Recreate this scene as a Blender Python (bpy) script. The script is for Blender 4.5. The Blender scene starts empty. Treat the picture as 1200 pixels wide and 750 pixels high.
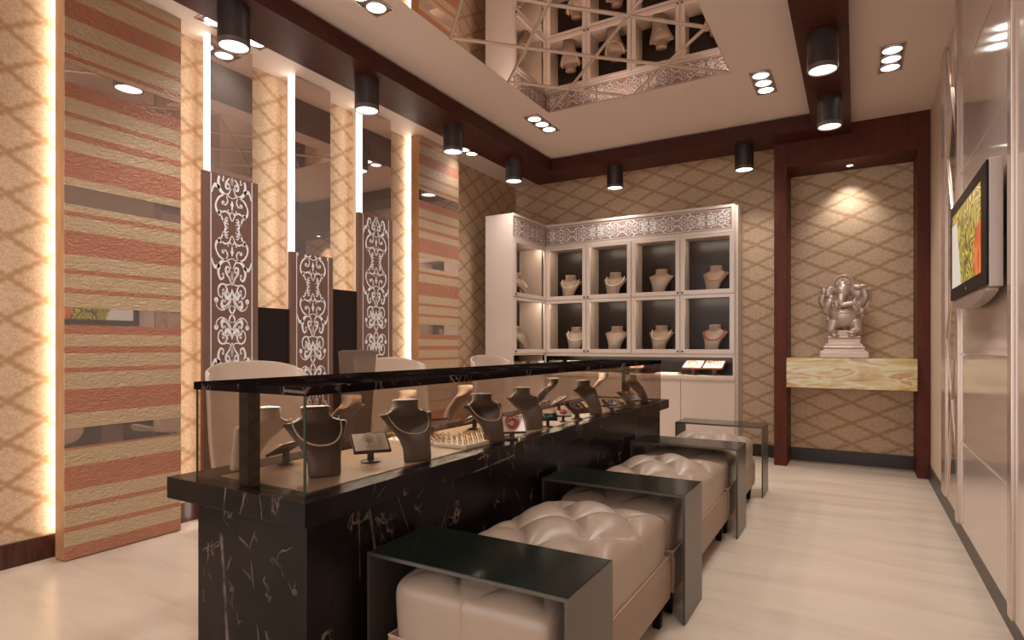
import bpy, math, random
from mathutils import Vector, Matrix
random.seed(4)
PI = math.pi
C = bpy.context.scene.collection
S = bpy.context.scene

# ---------------------------------------------------------------- camera, world, exposure
cam_d = bpy.data.cameras.new('camera'); cam = bpy.data.objects.new('camera', cam_d); C.objects.link(cam)
cam.location = (0, 0, 1.15)
cam.rotation_euler = (PI/2, 0, math.atan2(403, 692))
cam_d.sensor_width = 36; cam_d.lens = 36*692/1200; cam_d.shift_y = 30/1200
cam_d.clip_start = 0.02
S.camera = cam
S.view_settings.view_transform = 'Standard'; S.view_settings.look = 'None'
S.view_settings.gamma = 1; S.view_settings.exposure = 0.0
S.view_settings.use_curve_mapping = False
w = bpy.data.worlds.new('world'); S.world = w; w.use_nodes = True
w.node_tree.nodes['Background'].inputs[0].default_value = (1, .95, .91, 1)
w.node_tree.nodes['Background'].inputs[1].default_value = 2.2
S.cycles.max_bounces = 10; S.cycles.glossy_bounces = 5; S.cycles.transparent_max_bounces = 16
S.cycles.sample_clamp_indirect = 4.0
WARM = (1.0, .96, .91)
# light powers
P_LAMP, P_TRI, P_NICHE, E_LED, E_CASE, E_CAB = 27, 52, 34, 16, 60, 44

def spot(name, loc, power, size=1.9, blend=.8, color=WARM, r=.05, rot=(0, 0, 0), parent=None):
    d = bpy.data.lights.new(name, 'SPOT'); d.energy = power; d.color = color
    d.spot_size = size; d.spot_blend = blend; d.shadow_soft_size = r
    o = bpy.data.objects.new(name, d); C.objects.link(o); o.location = loc; o.rotation_euler = rot
    return o

# ---------------------------------------------------------------- mesh helpers
class MB:
    def __init__(s): s.v = []; s.f = []; s.smooth = False
    def box(s, x0, x1, y0, y1, z0, z1):
        n = len(s.v)
        s.v += [(x, y, z) for z in (z0, z1) for y in (y0, y1) for x in (x0, x1)]
        s.f += [tuple(n+i for i in q) for q in ((0,2,3,1),(4,5,7,6),(0,1,5,4),(2,6,7,3),(0,4,6,2),(1,3,7,5))]
        return s
    def poly(s, pts):
        n = len(s.v); s.v += [tuple(p) for p in pts]; s.f.append(tuple(range(n, n+len(pts)))); return s
    def prism(s, pts, off):
        n = len(s.v); k = len(pts); off = Vector(off)
        s.v += [tuple(p) for p in pts] + [tuple(Vector(p)+off) for p in pts]
        s.f.append(tuple(range(n+k-1, n-1, -1))); s.f.append(tuple(range(n+k, n+2*k)))
        for i in range(k):
            j = (i+1) % k; s.f.append((n+i, n+j, n+k+j, n+k+i))
        return s
    def rings(s, rr, closed=True, cap=True):
        n = len(s.v); k = len(rr[0])
        for r in rr: s.v += [tuple(p) for p in r]
        for a in range(len(rr)-1):
            for i in range(k if closed else k-1):
                j = (i+1) % k
                s.f.append((n+a*k+i, n+a*k+j, n+(a+1)*k+j, n+(a+1)*k+i))
        if cap and closed:
            s.f.append(tuple(range(n+k-1, n-1, -1))); m = n+(len(rr)-1)*k; s.f.append(tuple(range(m, m+k)))
        return s
    def lathe(s, prof, c=(0, 0, 0), seg=24, cap=True):
        return s.rings([[(c[0]+r*math.cos(2*PI*i/seg), c[1]+r*math.sin(2*PI*i/seg), c[2]+z) for i in range(seg)] for r, z in prof], cap=cap)
    def tube(s, pts, r, seg=8, loop=False):
        pts = [Vector(p) for p in pts]; n = len(pts); rr = []
        rad = r if isinstance(r, (list, tuple)) else [r]*n
        up = Vector((0, 0, 1)); prev = None
        for i, p in enumerate(pts):
            a = pts[(i-1) % n] if (i or loop) else p; b = pts[(i+1) % n] if (i < n-1 or loop) else p
            t = (b-a).normalized()
            if prev is None:
                u = t.cross(up); u = u if u.length > .05 else t.cross(Vector((1, 0, 0)))
            else: u = prev - t*prev.dot(t)
            u.normalize(); prev = u; v = t.cross(u)
            rr.append([p+u*rad[i]*math.cos(2*PI*k/seg)+v*rad[i]*math.sin(2*PI*k/seg) for k in range(seg)])
        if loop: rr.append(rr[0])
        return s.rings(rr, cap=not loop)
    def ell(s, c, r, seg=16, rot=(0, 0, 0)):
        from mathutils import Euler
        m = Euler(rot).to_matrix(); rr = []
        for a in range(1, 10):
            th = PI*a/10
            rr.append([Vector(c)+m@Vector((r[0]*math.sin(th)*math.cos(2*PI*i/seg), r[1]*math.sin(th)*math.sin(2*PI*i/seg), -r[2]*math.cos(th))) for i in range(seg)])
        return s.rings(rr)
    def xf(s, M):
        s.v = [tuple(M@Vector(p)) for p in s.v]; return s
    def add(s, o, M=None):
        n = len(s.v); s.v += [tuple(M@Vector(p)) if M else p for p in o.v]; s.f += [tuple(n+i for i in f) for f in o.f]; return s

def catmull(P, k=8):
    P = [Vector(p) for p in P]; out = []
    Q = [2*P[0]-P[1]] + P + [2*P[-1]-P[-2]]
    for i in range(1, len(Q)-2):
        a, b, c, d = Q[i-1:i+3]
        for j in range(k):
            t = j/k
            out.append(.5*((2*b)+(c-a)*t+(2*a-5*b+4*c-d)*t*t+(3*b-a-3*c+d)*t**3))
    out.append(P[-1]); return out

def rootloc(p):
    l = Vector((0, 0, 0))
    while p: l += p.location; p = p.parent
    return l
def obj(name, mb, m, parent=None, local=False, smooth=False, bevel=0, origin=None):
    vs = [Vector(p) for p in mb.v]
    loc = Vector((0, 0, 0))
    if parent:
        if not local: L = rootloc(parent); vs = [p-L for p in vs]
    elif not local:
        if origin: loc = Vector(origin)
        else:
            xs, ys, zs = zip(*[tuple(p) for p in vs])
            loc = Vector(((min(xs)+max(xs))/2, (min(ys)+max(ys))/2, min(zs)))
        vs = [p-loc for p in vs]
    me = bpy.data.meshes.new(name); me.from_pydata([tuple(p) for p in vs], [], mb.f); me.update()
    me.materials.append(m)
    if smooth:
        for p in me.polygons: p.use_smooth = True
    o = bpy.data.objects.new(name, me); C.objects.link(o); o.location = loc
    if parent: o.parent = parent
    if smooth == 'auto':
        try: me.set_sharp_from_angle(angle=math.radians(40))
        except Exception: pass
    if bevel:
        b = o.modifiers.new('bevel', 'BEVEL'); b.width = bevel; b.segments = 2; b.limit_method = 'ANGLE'
    return o
def tag(o, label, cat, group=None, kind=None):
    o['label'] = label; o['category'] = cat
    if group: o['group'] = group
    if kind: o['kind'] = kind
    return o
def thing(name, label, cat, loc=(0, 0, 0), rz=0, group=None):
    o = bpy.data.objects.new(name, None); C.objects.link(o); o.empty_display_size = .05
    o.location = loc; o.rotation_euler = (0, 0, rz)
    return tag(o, label, cat, group)
def struct(name, mb, m, **k):
    o = obj(name, mb, m, **k); o['kind'] = 'structure'; return o
def dup(root, loc, rz=None, label=None, scale=None):
    def cp(o, par):
        c = o.copy(); C.objects.link(c)
        if par: c.parent = par
        for ch in list(o.children): cp(ch, c)
        return c
    r = cp(root, None); r.location = loc
    if rz is not None: r.rotation_euler = (0, 0, rz)
    if label: r['label'] = label
    if scale: r.scale = (scale,)*3
    return r

# ---------------------------------------------------------------- materials
def s2l(c): return tuple(((x/255)/12.92 if x/255 <= .04045 else ((x/255+.055)/1.055)**2.4) for x in c)+(1,)
def mat(name, rgb=(200, 200, 200), rough=.5, metal=0, coat=0, emis=None, es=0, spec=.5, coat_r=.05):
    m = bpy.data.materials.new(name); m.use_nodes = True; b = m.node_tree.nodes['Principled BSDF']
    b.inputs['Base Color'].default_value = s2l(rgb); b.inputs['Roughness'].default_value = rough
    b.inputs['Metallic'].default_value = metal; b.inputs['Coat Weight'].default_value = coat
    b.inputs['Coat Roughness'].default_value = coat_r; b.inputs['Specular IOR Level'].default_value = spec
    if emis:
        b.inputs['Emission Color'].default_value = (*emis, 1); b.inputs['Emission Strength'].default_value = es
    return m
class NT:
    def __init__(s, m): s.t = m.node_tree; s.b = s.t.nodes['Principled BSDF']
    def n(s, ty, **k):
        o = s.t.nodes.new(ty)
        for a, v in k.items(): setattr(o, a, v)
        return o
    def l(s, a, b): s.t.links.new(a, b)
    def math(s, op, a, b=None, c=None):
        o = s.n('ShaderNodeMath', operation=op)
        for i, x in enumerate((a, b, c)):
            if x is None: continue
            if isinstance(x, (int, float)): o.inputs[i].default_value = x
            else: s.l(x, o.inputs[i])
        return o.outputs[0]
    def pos(s):
        g = s.n('ShaderNodeNewGeometry'); sp = s.n('ShaderNodeSeparateXYZ'); s.l(g.outputs['Position'], sp.inputs[0]); return g.outputs['Position'], sp.outputs
    def objc(s):
        g = s.n('ShaderNodeTexCoord'); sp = s.n('ShaderNodeSeparateXYZ'); s.l(g.outputs['Object'], sp.inputs[0]); return g.outputs['Object'], sp.outputs
    def noise(s, vec, scale, detail=4, rough=.5, dist=0):
        o = s.n('ShaderNodeTexNoise'); o.inputs['Scale'].default_value = scale; o.inputs['Detail'].default_value = detail
        o.inputs['Roughness'].default_value = rough; o.inputs['Distortion'].default_value = dist; s.l(vec, o.inputs['Vector']); return o.outputs['Fac']
    def map(s, vec, sc=(1, 1, 1), rot=(0, 0, 0)):
        o = s.n('ShaderNodeMapping'); o.inputs['Scale'].default_value = sc; o.inputs['Rotation'].default_value = rot; s.l(vec, o.inputs['Vector']); return o.outputs[0]
    def ramp(s, fac, stops, const=False):
        o = s.n('ShaderNodeValToRGB'); e = o.color_ramp.elements
        if const: o.color_ramp.interpolation = 'CONSTANT'
        while len(e) < len(stops): e.new(.5)
        for i, (p, c) in enumerate(stops): e[i].position = p; e[i].color = s2l(c) if len(c) == 3 else c
        s.l(fac, o.inputs[0]); return o.outputs[0]
    def mix(s, fac, a, b):
        o = s.n('ShaderNodeMix', data_type='RGBA')
        for i, x in ((0, fac), (6, a), (7, b)):
            if isinstance(x, (int, float)): o.inputs[i].default_value = x
            elif isinstance(x, tuple): o.inputs[i].default_value = s2l(x)
            else: s.l(x, o.inputs[i])
        return o.outputs[2]
    def color(s, c): s.l(c, s.b.inputs['Base Color'])
    def bump(s, h, st=.3, d=.01):
        o = s.n('ShaderNodeBump'); o.inputs['Strength'].default_value = st; o.inputs['Distance'].default_value = d
        s.l(h, o.inputs['Height']); s.l(o.outputs[0], s.b.inputs['Normal'])

def wallpaper(name, axis, w_=.36, h_=.235, off=(0, 0)):
    m = mat(name, rough=.6, spec=.35); n = NT(m); p, xyz = n.pos()
    big = n.noise(p, 16, 2); bw = n.math('MULTIPLY', n.math('SUBTRACT', big, .5), .10)
    u = n.math('ADD', n.math('DIVIDE', n.math('ADD', xyz[axis], off[0]), w_), bw)
    v = n.math('DIVIDE', n.math('ADD', xyz[2], off[1]), h_)
    def tri(x): return n.math('ABSOLUTE', n.math('SUBTRACT', n.math('FRACT', x), .5))   # .5 on the lattice lines
    # scalloped medallion edge
    ang = n.math('MULTIPLY', n.math('SINE', n.math('MULTIPLY', n.math('ADD', u, v), 2*PI*4)), .022)
    ang2 = n.math('MULTIPLY', n.math('SINE', n.math('MULTIPLY', n.math('SUBTRACT', u, v), 2*PI*4)), .022)
    a = n.math('ADD', tri(n.math('ADD', u, v)), ang2); b = n.math('ADD', tri(n.math('SUBTRACT', u, v)), ang)
    mx = n.math('MAXIMUM', a, b)
    line = n.math('SMOOTH_MIN', 1, n.math('MULTIPLY', n.math('MAXIMUM', n.math('SUBTRACT', mx, .375), 0), 9.5), .05)
    fine = n.noise(n.map(p, (1, 1, 1.2)), 55, 3, .6, 1.2)
    leaf = n.math('MULTIPLY', n.math('GREATER_THAN', fine, .5), .6)
    med = n.mix(leaf, (208, 180, 152), (184, 150, 118))
    n.color(n.mix(line, med, (172, 136, 100)))
    return m
def stripes_mat(name, bands):
    """cream / terracotta bands by height, hammered glossy relief"""
    m = mat(name, rough=.36, coat=.2, coat_r=.2); n = NT(m); p, xyz = n.pos()
    z = n.math('DIVIDE', xyz[2], 3.3)
    st = [(0, (180, 116, 88))]
    for zb, red in bands: st.append((zb/3.3, (180, 116, 88) if red else (196, 167, 132)))
    half = [s_ for s_ in st if s_[0] <= 1.5/3.3]; rest = [s_ for s_ in st if s_[0] > 1.5/3.3]
    r1 = n.ramp(z, half, True); r2 = n.ramp(z, [(0, half[-1][1])]+rest[:30], True)
    n.color(n.mix(n.math('GREATER_THAN', xyz[2], 1.5), r1, r2))
    nn = n.noise(n.map(p, (1, 26, 60)), 1.0, 3, .6, 1.0)
    n.bump(nn, .9, .02); return m
def marble_black():
    m = mat('black_marble', (20, 15, 15), .26, spec=.2); n = NT(m); p, xyz = n.pos()
    d = n.n('ShaderNodeTexNoise'); d.inputs['Scale'].default_value = 3.5; d.inputs['Detail'].default_value = 6; n.l(p, d.inputs['Vector'])
    ad = n.n('ShaderNodeVectorMath', operation='MULTIPLY_ADD'); n.l(d.outputs['Color'], ad.inputs[0]); ad.inputs[1].default_value = (.34,)*3; n.l(p, ad.inputs[2])
    def veins(sc, wdt, seedrot, thr, vec=None):
        v = n.n('ShaderNodeTexVoronoi', feature='DISTANCE_TO_EDGE'); v.inputs['Scale'].default_value = sc
        n.l(n.map(vec or ad.outputs[0], (1, 1, .55), seedrot), v.inputs['Vector'])
        ln = n.math('SUBTRACT', 1, n.math('MINIMUM', n.math('DIVIDE', v.outputs[0], wdt), 1))
        msk = n.math('MINIMUM', n.math('MAXIMUM', n.math('MULTIPLY', n.math('SUBTRACT', n.noise(p, 9, 3), thr), 7), 0), 1)
        return n.math('MULTIPLY', ln, msk)
    a = n.math('MAXIMUM', n.math('MAXIMUM', veins(5.5, .017, (.3, .2, .5), .55), veins(12, .03, (1.1, .4, .9), .57)), n.math('MULTIPLY', veins(2.6, .006, (.7, .9, .2), .45, p), .8))
    base = n.ramp(n.noise(p, 5, 5), [(.35, (14, 10, 10)), (.75, (34, 25, 24))])
    n.color(n.mix(a, base, (128, 110, 100))); return m
def floor_mat():
    m = mat('cream_marble', rough=.22, coat=.0, spec=.4); n = NT(m); p, xyz = n.pos()
    q = n.noise(n.map(p, (.55, 3.2, 1), (0, 0, .25)), 1.7, 7, .62, .6)
    c = n.ramp(q, [(.30, (198, 178, 160)), (.48, (210, 192, 174)), (.62, (214, 197, 180)), (.8, (206, 186, 168))])
    n.color(c); n.l(n.math('ADD', n.math('MULTIPLY', q, .2), .14), n.b.inputs['Roughness']); return m
def wood_mat(name, dark, light, axis_sc=(1, 1, 1), rough=.28, coat=.3):
    m = mat(name, rough=rough, coat=coat, spec=.22); n = NT(m); p, xyz = n.pos()
    q = n.noise(n.map(p, axis_sc), 3, 6, .6, .8); n.color(n.ramp(q, [(.3, dark), (.7, light)])); return m
def onyx_mat():
    m = mat('onyx', rough=.2, coat=.5); n = NT(m); p, xyz = n.pos()
    q = n.noise(n.map(p, (.75, 1, 3.4), (0, .12, 0)), 2.4, 4, .5, 2.2)
    n.color(n.ramp(q, [(.25, (140, 96, 44)), (.4, (188, 146, 78)), (.5, (196, 176, 112)), (.56, (206, 200, 160)), (.66, (176, 122, 60)), (.85, (200, 180, 116))]))
    n.l(n.b.inputs['Base Color'].links[0].from_socket, n.b.inputs['Emission Color']); n.b.inputs['Emission Strength'].default_value = .03  # faint glow added to the stone in its own colour
    return m
def glass_mat(name, tint=(.93, .95, .93), refl=.9, ior=1.35):
    m = bpy.data.materials.new(name); m.use_nodes = True; t = m.node_tree; t.nodes.clear()
    o = t.nodes.new('ShaderNodeOutputMaterial'); mx = t.nodes.new('ShaderNodeMixShader'); f = t.nodes.new('ShaderNodeFresnel'); f.inputs[0].default_value = ior
    a = t.nodes.new('ShaderNodeBsdfTransparent'); a.inputs[0].default_value = (*tint, 1)
    g = t.nodes.new('ShaderNodeBsdfGlossy'); g.inputs['Roughness'].default_value = .01; g.inputs['Color'].default_value = (refl, refl*.95, refl*.9, 1)
    bf = t.nodes.new('ShaderNodeNewGeometry'); sb_ = t.nodes.new('ShaderNodeMath'); sb_.operation = 'SUBTRACT'; sb_.inputs[0].default_value = 1; t.links.new(bf.outputs['Backfacing'], sb_.inputs[1]); mu = t.nodes.new('ShaderNodeMath'); mu.operation = 'MULTIPLY'; t.links.new(sb_.outputs[0], mu.inputs[0]); t.links.new(f.outputs[0], mu.inputs[1])
    t.links.new(mu.outputs[0], mx.inputs[0]); t.links.new(a.outputs[0], mx.inputs[1]); t.links.new(g.outputs[0], mx.inputs[2]); t.links.new(mx.outputs[0], o.inputs[0])
    return m
def emat(name, col, st):
    m = bpy.data.materials.new(name); m.use_nodes = True; b = m.node_tree.nodes['Principled BSDF']
    b.inputs['Base Color'].default_value = (.8, .8, .8, 1); b.inputs['Emission Color'].default_value = (*col, 1); b.inputs['Emission Strength'].default_value = st; return m
def leather_mat(name, rgb, rough=.42):
    m = mat(name, rgb, rough, coat=.12, coat_r=.3); n = NT(m); p, xyz = n.objc()
    n.bump(n.noise(p, 260, 2), .12, .002); return m

M_WPL = wallpaper('damask_wallpaper_left', 1, .33, .215)
M_WPB = wallpaper('damask_wallpaper_back', 0, .43, .20, (.04, 0))
M_CEIL = mat('ceiling_paint', (222, 202, 190), .65)
M_BEAM = wood_mat('mahogany', (56, 23, 18), (80, 35, 27), (3, 3, 10), .5, .0)
M_FRAME = wood_mat('red_mahogany', (76, 34, 23), (94, 43, 30), (6, 6, 1.5), .5, .0)
M_BASEB = wood_mat('baseboard_wood', (58, 30, 24), (86, 50, 40), (9, 9, 1.5), .3)
M_DBASE = mat('dark_baseboard', (44, 28, 25), .35)
M_FLOOR = floor_mat(); M_MARBLE = marble_black(); M_MTOP = marble_black(); M_MTOP.node_tree.nodes['Principled BSDF'].inputs['Specular IOR Level'].default_value = 0
M_WHITE = mat('cabinet_lacquer', (208, 190, 178), .25, coat=.35, coat_r=.12)
M_RIGHT = mat('glossy_cream_lacquer', (208, 188, 176), .12, coat=.5, coat_r=.05)
M_RWALL = mat('beige_wall', (212, 188, 168), .5)
M_MIRROR = mat('tinted_mirror', (214, 196, 186), .02, metal=.8)
M_CMIRROR = mat('ceiling_mirror_glass', (222, 204, 194), .01, metal=1)
M_BRONZE = mat('bevelled_strip', (226, 204, 188), .25, metal=.6)
M_SCREEN = mat('screen_board', (118, 88, 76), .3, coat=.15)
M_SCROLL = mat('scrollwork_white', (240, 236, 238), .35)
M_SCROLL2 = mat('frieze_scrollwork_white', (245, 240, 238), .35)
M_FRIEZE = mat('frieze_board', (158, 130, 116), .3)
M_LED = emat('led_strip', (1, .93, .76), E_LED)
M_LEDW = emat('led_edge', (1, .93, .80), 6)
M_LENS = emat('lamp_lens', (1, .93, .84), 5)
M_CASELED = emat('case_led', (1, .84, .64), E_CASE)
M_CABLED = emat('cabinet_led', (1, .85, .66), E_CAB)
M_LAMP = mat('lamp_black', (52, 42, 40), .38)
M_LAMPR = mat('lamp_rim', (96, 84, 80), .3)
M_STEEL = mat('dark_steel', (96, 90, 84), .3, metal=.7)
M_STEELT = mat('dark_green_glass', (22, 28, 22), .16)
M_LEATHER = leather_mat('taupe_leather', (162, 140, 123), .34)
M_LEATHER2 = leather_mat('taupe_base', (150, 124, 105), .5)
M_SEAM = mat('seam_piping', (196, 166, 138), .4)
M_BLACK = mat('black_wood', (16, 10, 10), .5, spec=.15)
M_DARK = mat('dark_brown_panel', (36, 26, 24), .5, spec=.2)
M_CABBACK = mat('cabinet_dark_back', (34, 25, 23), .3, spec=.25)
M_CHAIR = mat('white_shell', (206, 186, 172), .28, coat=.3)
M_CHROME = mat('chrome', (200, 190, 182), .12, metal=1)
M_BUST = mat('bust_taupe', (136, 114, 98), .42, coat=.15, coat_r=.3)
M_BUSTW = mat('bust_cream', (216, 198, 180), .4)
M_BUSTD = mat('bust_umber', (84, 68, 60), .42, coat=.15, coat_r=.3)
M_PEARL = mat('pearl', (246, 232, 214), .25, coat=.5)
M_GOLD = mat('gold', (230, 180, 80), .25, metal=1)
M_RED = mat('coral_red', (178, 34, 34), .3, coat=.4)
M_BLUE = mat('turquoise', (60, 150, 170), .3, coat=.4)
M_SILVER = mat('silver', (214, 206, 200), .2, metal=1)
M_CARD = mat('white_card', (236, 228, 220), .5)
M_CARDF = mat('card_rim', (50, 34, 30), .35)
M_STAND = mat('card_stand_wood', (112, 60, 44), .35)
M_STANDD = mat('card_stand_dark', (52, 34, 30), .35)
M_CASEFLOOR = mat('case_floor', (176, 150, 126), .4)
M_GLASS = glass_mat('case_glass', (.85, .81, .78)); M_GLASSD = glass_mat('door_glass', (.92, .91, .90), .7, 1.2)
M_GEDGE = mat('glass_edge_green', (24, 52, 32), .15, coat=.5)
M_STATUE = mat('statue_metal', (186, 164, 152), .36, metal=.45)
M_ONYX = onyx_mat(); M_PED = mat('pedestal_brown', (96, 76, 66), .35)
M_WOODSIDE = wood_mat('panel_side_wood', (168, 122, 84), (190, 144, 102), (8, 8, 1), .35)
M_TRIM = mat('aluminium_trim', (206, 186, 174), .22, metal=.6)
M_TVB = mat('tv_black', (14, 11, 12), .4, spec=.15)
M_TVS = mat('tv_silver', (172, 154, 144), .35, metal=.3)
M_GROOVE = mat('groove_cream', (214, 190, 174), .2)  # one even cream, close to the panel lacquer

# ---------------------------------------------------------------- room shell
XL, XR, YB, YF, ZC, ZM = -3.79, .555, 6.60, -1.6, 3.18, 3.22
struct('floor', MB().box(XL-.1, XR+.1, YF, YB+.1, -.08, 0), M_FLOOR)
struct('wall_left', MB().box(XL-.1, XL, YF, YB, 0, 3.4), M_WPL)
struct('wall_back', MB().box(XL-.1, XR+.1, YB, YB+.1, 0, 3.4), M_WPB)
struct('wall_right', MB().box(XR, XR+.1, YF, YB, 0, 3.4), M_RWALL)
cb = MB()
cb.box(XL, -3.25, YF, YB, ZC, 3.38)
cb.box(-3.25, -.10, 6.16, YB, ZC, 3.38)
cb.box(-.10, XR, YF, YB, ZC, 3.38)
struct('ceiling', cb, M_CEIL)
cc = MB(); MX0, MX1, MY1, MY0 = -2.361, -.823, 4.703, -1.2          # mirror opening
cc.box(-3.25, MX0, YF, 6.16, ZM, 3.36); cc.box(MX1, -.10, YF, 6.16, ZM, 3.36)
cc.box(MX0, MX1, MY1, 6.16, ZM, 3.36); cc.box(MX0, MX1, YF, MY0, ZM, 3.36)
struct('ceiling', cc, M_CEIL)
struct('trim_1', MB().box(-3.30, -2.91, YF, 6.30, 3.08, 3.206), M_BEAM)
struct('trim_2', MB().box(-2.91, -.331, 5.87, 6.30, 3.08, 3.206), M_BEAM)
struct('trim_3', MB().box(-.331, -.037, YF, 6.19, 3.08, 3.206), M_BEAM)
struct('baseboard_left', MB().box(XL, XL+.018, YF, YB-.02, 0, .125), M_BASEB)
struct('baseboard_back', MB().box(-.57, .46, YB-.018, YB, 0, .125).box(-1.04, -.685, YB-.018, YB, 0, .125), M_DBASE)
struct('baseboard_right', MB().box(XR-.02, XR, YF, 6.19, 0, .115), M_DBASE)
# portal frame of the niche
struct('trim_4', MB().box(-.682, -.57, 6.19, YB, 0, ZC).box(.46, .553, 6.19, YB, 0, ZC).box(-.57, .46, 6.19, YB, 2.852, ZC), M_FRAME, bevel=.003)

# ---------------------------------------------------------------- ceiling mirror with random bronze strips
cm = thing('ceiling_mirror', 'large tinted mirror above the room, crossed by thin slanting metal bars', 'mirror', ((MX0+MX1)/2, (MY0+MY1)/2, ZM))
obj('mirror_glass', MB().box(MX0+.002, MX1-.002, MY0+.002, MY1-.002, ZM, ZM+.02), M_CMIRROR, cm)
segs = [((-2.42, 3.31), (-2.093, 2.985)), ((-2.42, 3.31), (-1.643, 4.08)), ((-1.643, 4.08), (-.86, 4.815)),
        ((-2.42, 4.10), (-1.655, 3.29)), ((-2.42, 4.10), (-1.699, 4.825)), ((-2.385, 4.802), (-1.143, 3.538)),
        ((-1.603, 4.812), (-.855, 4.049)), ((-1.664, 3.28), (-.85, 4.074)), ((-2.093, 2.985), (-1.3, 2.2)), ((-1.655, 3.29), (-.86, 2.5)),
        ((-1.143, 3.538), (-.86, 3.25)), ((-2.42, 2.45), (-1.664, 3.28)), ((-2.42, 2.45), (-1.1, 1.1)), ((-2.42, 1.6), (-.86, 3.1)), ((-2.42, 1.2), (-.86, 2.4))]
for (a, b) in segs:
    A, B = [Vector((p[0]*.9737, p[1]*.9737, ZM-.001)) for p in (a, b)]; d = (B-A).normalized(); nrm = Vector((-d.y, d.x, 0))*.013; dn = Vector((0, 0, -.010))
    mb = MB(); mb.rings([[p-nrm, p-nrm*.45+dn, p+nrm*.45+dn, p+nrm] for p in (A, B)])
    obj('metal_strip', mb, M_BRONZE, cm)

# ---------------------------------------------------------------- ceiling lamps
def cyl_lamp(name, label, loc):
    t = thing(name, label, 'ceiling lamp', loc, group='black cylinder lamps under the wooden beam')
    obj('housing', MB().lathe([(.087, 0), (.087, .198)]), M_LAMP, t, local=True, smooth='auto')
    rim = MB().lathe([(.078, -.028), (.087, -.028), (.088, -.001), (.087, .0)], cap=False); rim.lathe([(.078, -.028), (.076, -.008)], cap=False)
    obj('rim', rim, M_LAMPR, t, local=True, smooth='auto')
    obj('lens', MB().lathe([(.0765, -.020), (.0765, -.004)]), M_LENS, t, local=True)
    return t
lamp0 = None
ll = [(-3.07, 2.115, 'black cylinder lamp nearest the camera on the left beam, above the tall screens'),
      (-3.07, 3.177, 'second black cylinder lamp along the left beam, before the middle mirrors'),
      (-3.07, 4.237, 'third black cylinder lamp along the left beam, beside the far striped panel'),
      (-3.07, 5.31, 'farthest black cylinder lamp on the left beam, near the corner'),
      (-2.254, 6.09, 'black cylinder lamp on the back beam above the cabinet middle'),
      (-.938, 6.09, 'black cylinder lamp on the back beam above the cabinet right end'),
      (-.178, 5.225, 'smaller-looking far black cylinder lamp on the right beam before the niche'),
      (-.178, 4.133, 'large near black cylinder lamp on the right beam'),
      (-3.07, 1.05, 'black cylinder lamp on the left beam, out of the photo above the near wall'),
      (-.178, 3.04, 'black cylinder lamp on the right beam mirrored in the striped panel'),
      (-.178, 1.95, 'black cylinder lamp on the right beam overhead near the camera')]
for i, (x, y, lb) in enumerate(ll):
    z = 2.882
    if i == 0: lamp0 = cyl_lamp('cylinder_lamp', lb, (x, y, z))
    else: dup(lamp0, (x, y, z), label=lb)
    spot('lamp_light', (x, y, z-.04), P_LAMP if i != 8 else 12, 2.3, .9)
def triple(label, loc):
    t = thing('recessed_triple_light', label, 'recessed light', loc, group='recessed lights of three round lamps')
    a, b = .078, .235; f = MB()
    f.box(-a, -a+.012, -b, b, -.006, .002).box(a-.012, a, -b, b, -.006, .002).box(-a+.012, a-.012, -b, -b+.012, -.006, .002).box(-a+.012, a-.012, b-.012, b, -.006, .002)
    obj('frame', f, M_TRIM, t, local=True)
    obj('tray', MB().box(-a+.012, a-.012, -b+.012, b-.012, -.002, .002), M_LAMPR, t, local=True)
    for k in (-1, 0, 1):
        s_ = obj('lamp_ring', MB().lathe([(.064, -.003), (.066, -.010), (.060, -.012), (.057, -.006)], (0, k*.148, 0), cap=False), M_TRIM, t, local=True, smooth=True)
        obj('lens', MB().lathe([(.057, -.008), (.057, -.0025)], (0, k*.148, 0)), M_LENS, s_, local=True)
    return t
tr = [(-2.53, 4.90, ZM, 'triple recessed light beside the ceiling mirror, left one'),
      (-.628, 5.005, ZM, 'triple recessed light beside the ceiling mirror, right one'),
      (.215, 4.95, ZC, 'triple recessed light in the lower ceiling by the right wall'),
      (-3.46, 2.40, ZC, 'triple recessed light half hidden behind the nearest lamp over the screens'),
      (-3.50, 5.02, ZC, 'triple recessed light over the far striped panel'),
      (-2.53, 2.55, ZM, 'triple recessed light left of the ceiling mirror, overhead'),
      (-.628, 2.75, ZM, 'triple recessed light right of the ceiling mirror, overhead'),
      (.215, 2.3, ZC, 'triple recessed light mirrored in the glossy right wall')]
for i, (x, y, z, lb) in enumerate(tr):
    if i == 0: tri0 = triple(lb, (x, y, z))
    else: dup(tri0, (x, y, z), label=lb)
    spot('triple_light', (x, y, z-.03), P_TRI*(.35 if x > 0 or x < -3 else 1), 2.2, .9, r=.1)
nl = thing('niche_downlight', 'tiny round downlight in the niche header above the statue', 'downlight', (-.05, 6.42, 2.852))
obj('ring', MB().lathe([(.028, -.004), (.034, -.006), (.036, 0)], cap=False), M_TRIM, nl, local=True, smooth=True)
obj('lens', MB().lathe([(.028, -.004), (.028, -.001)]), M_LENS, nl, local=True)
spot('niche_light', (-.06, 6.42, 2.83), P_NICHE*.8, 1.7, 1.0, r=.02, rot=(.10, 0, 0))

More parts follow.
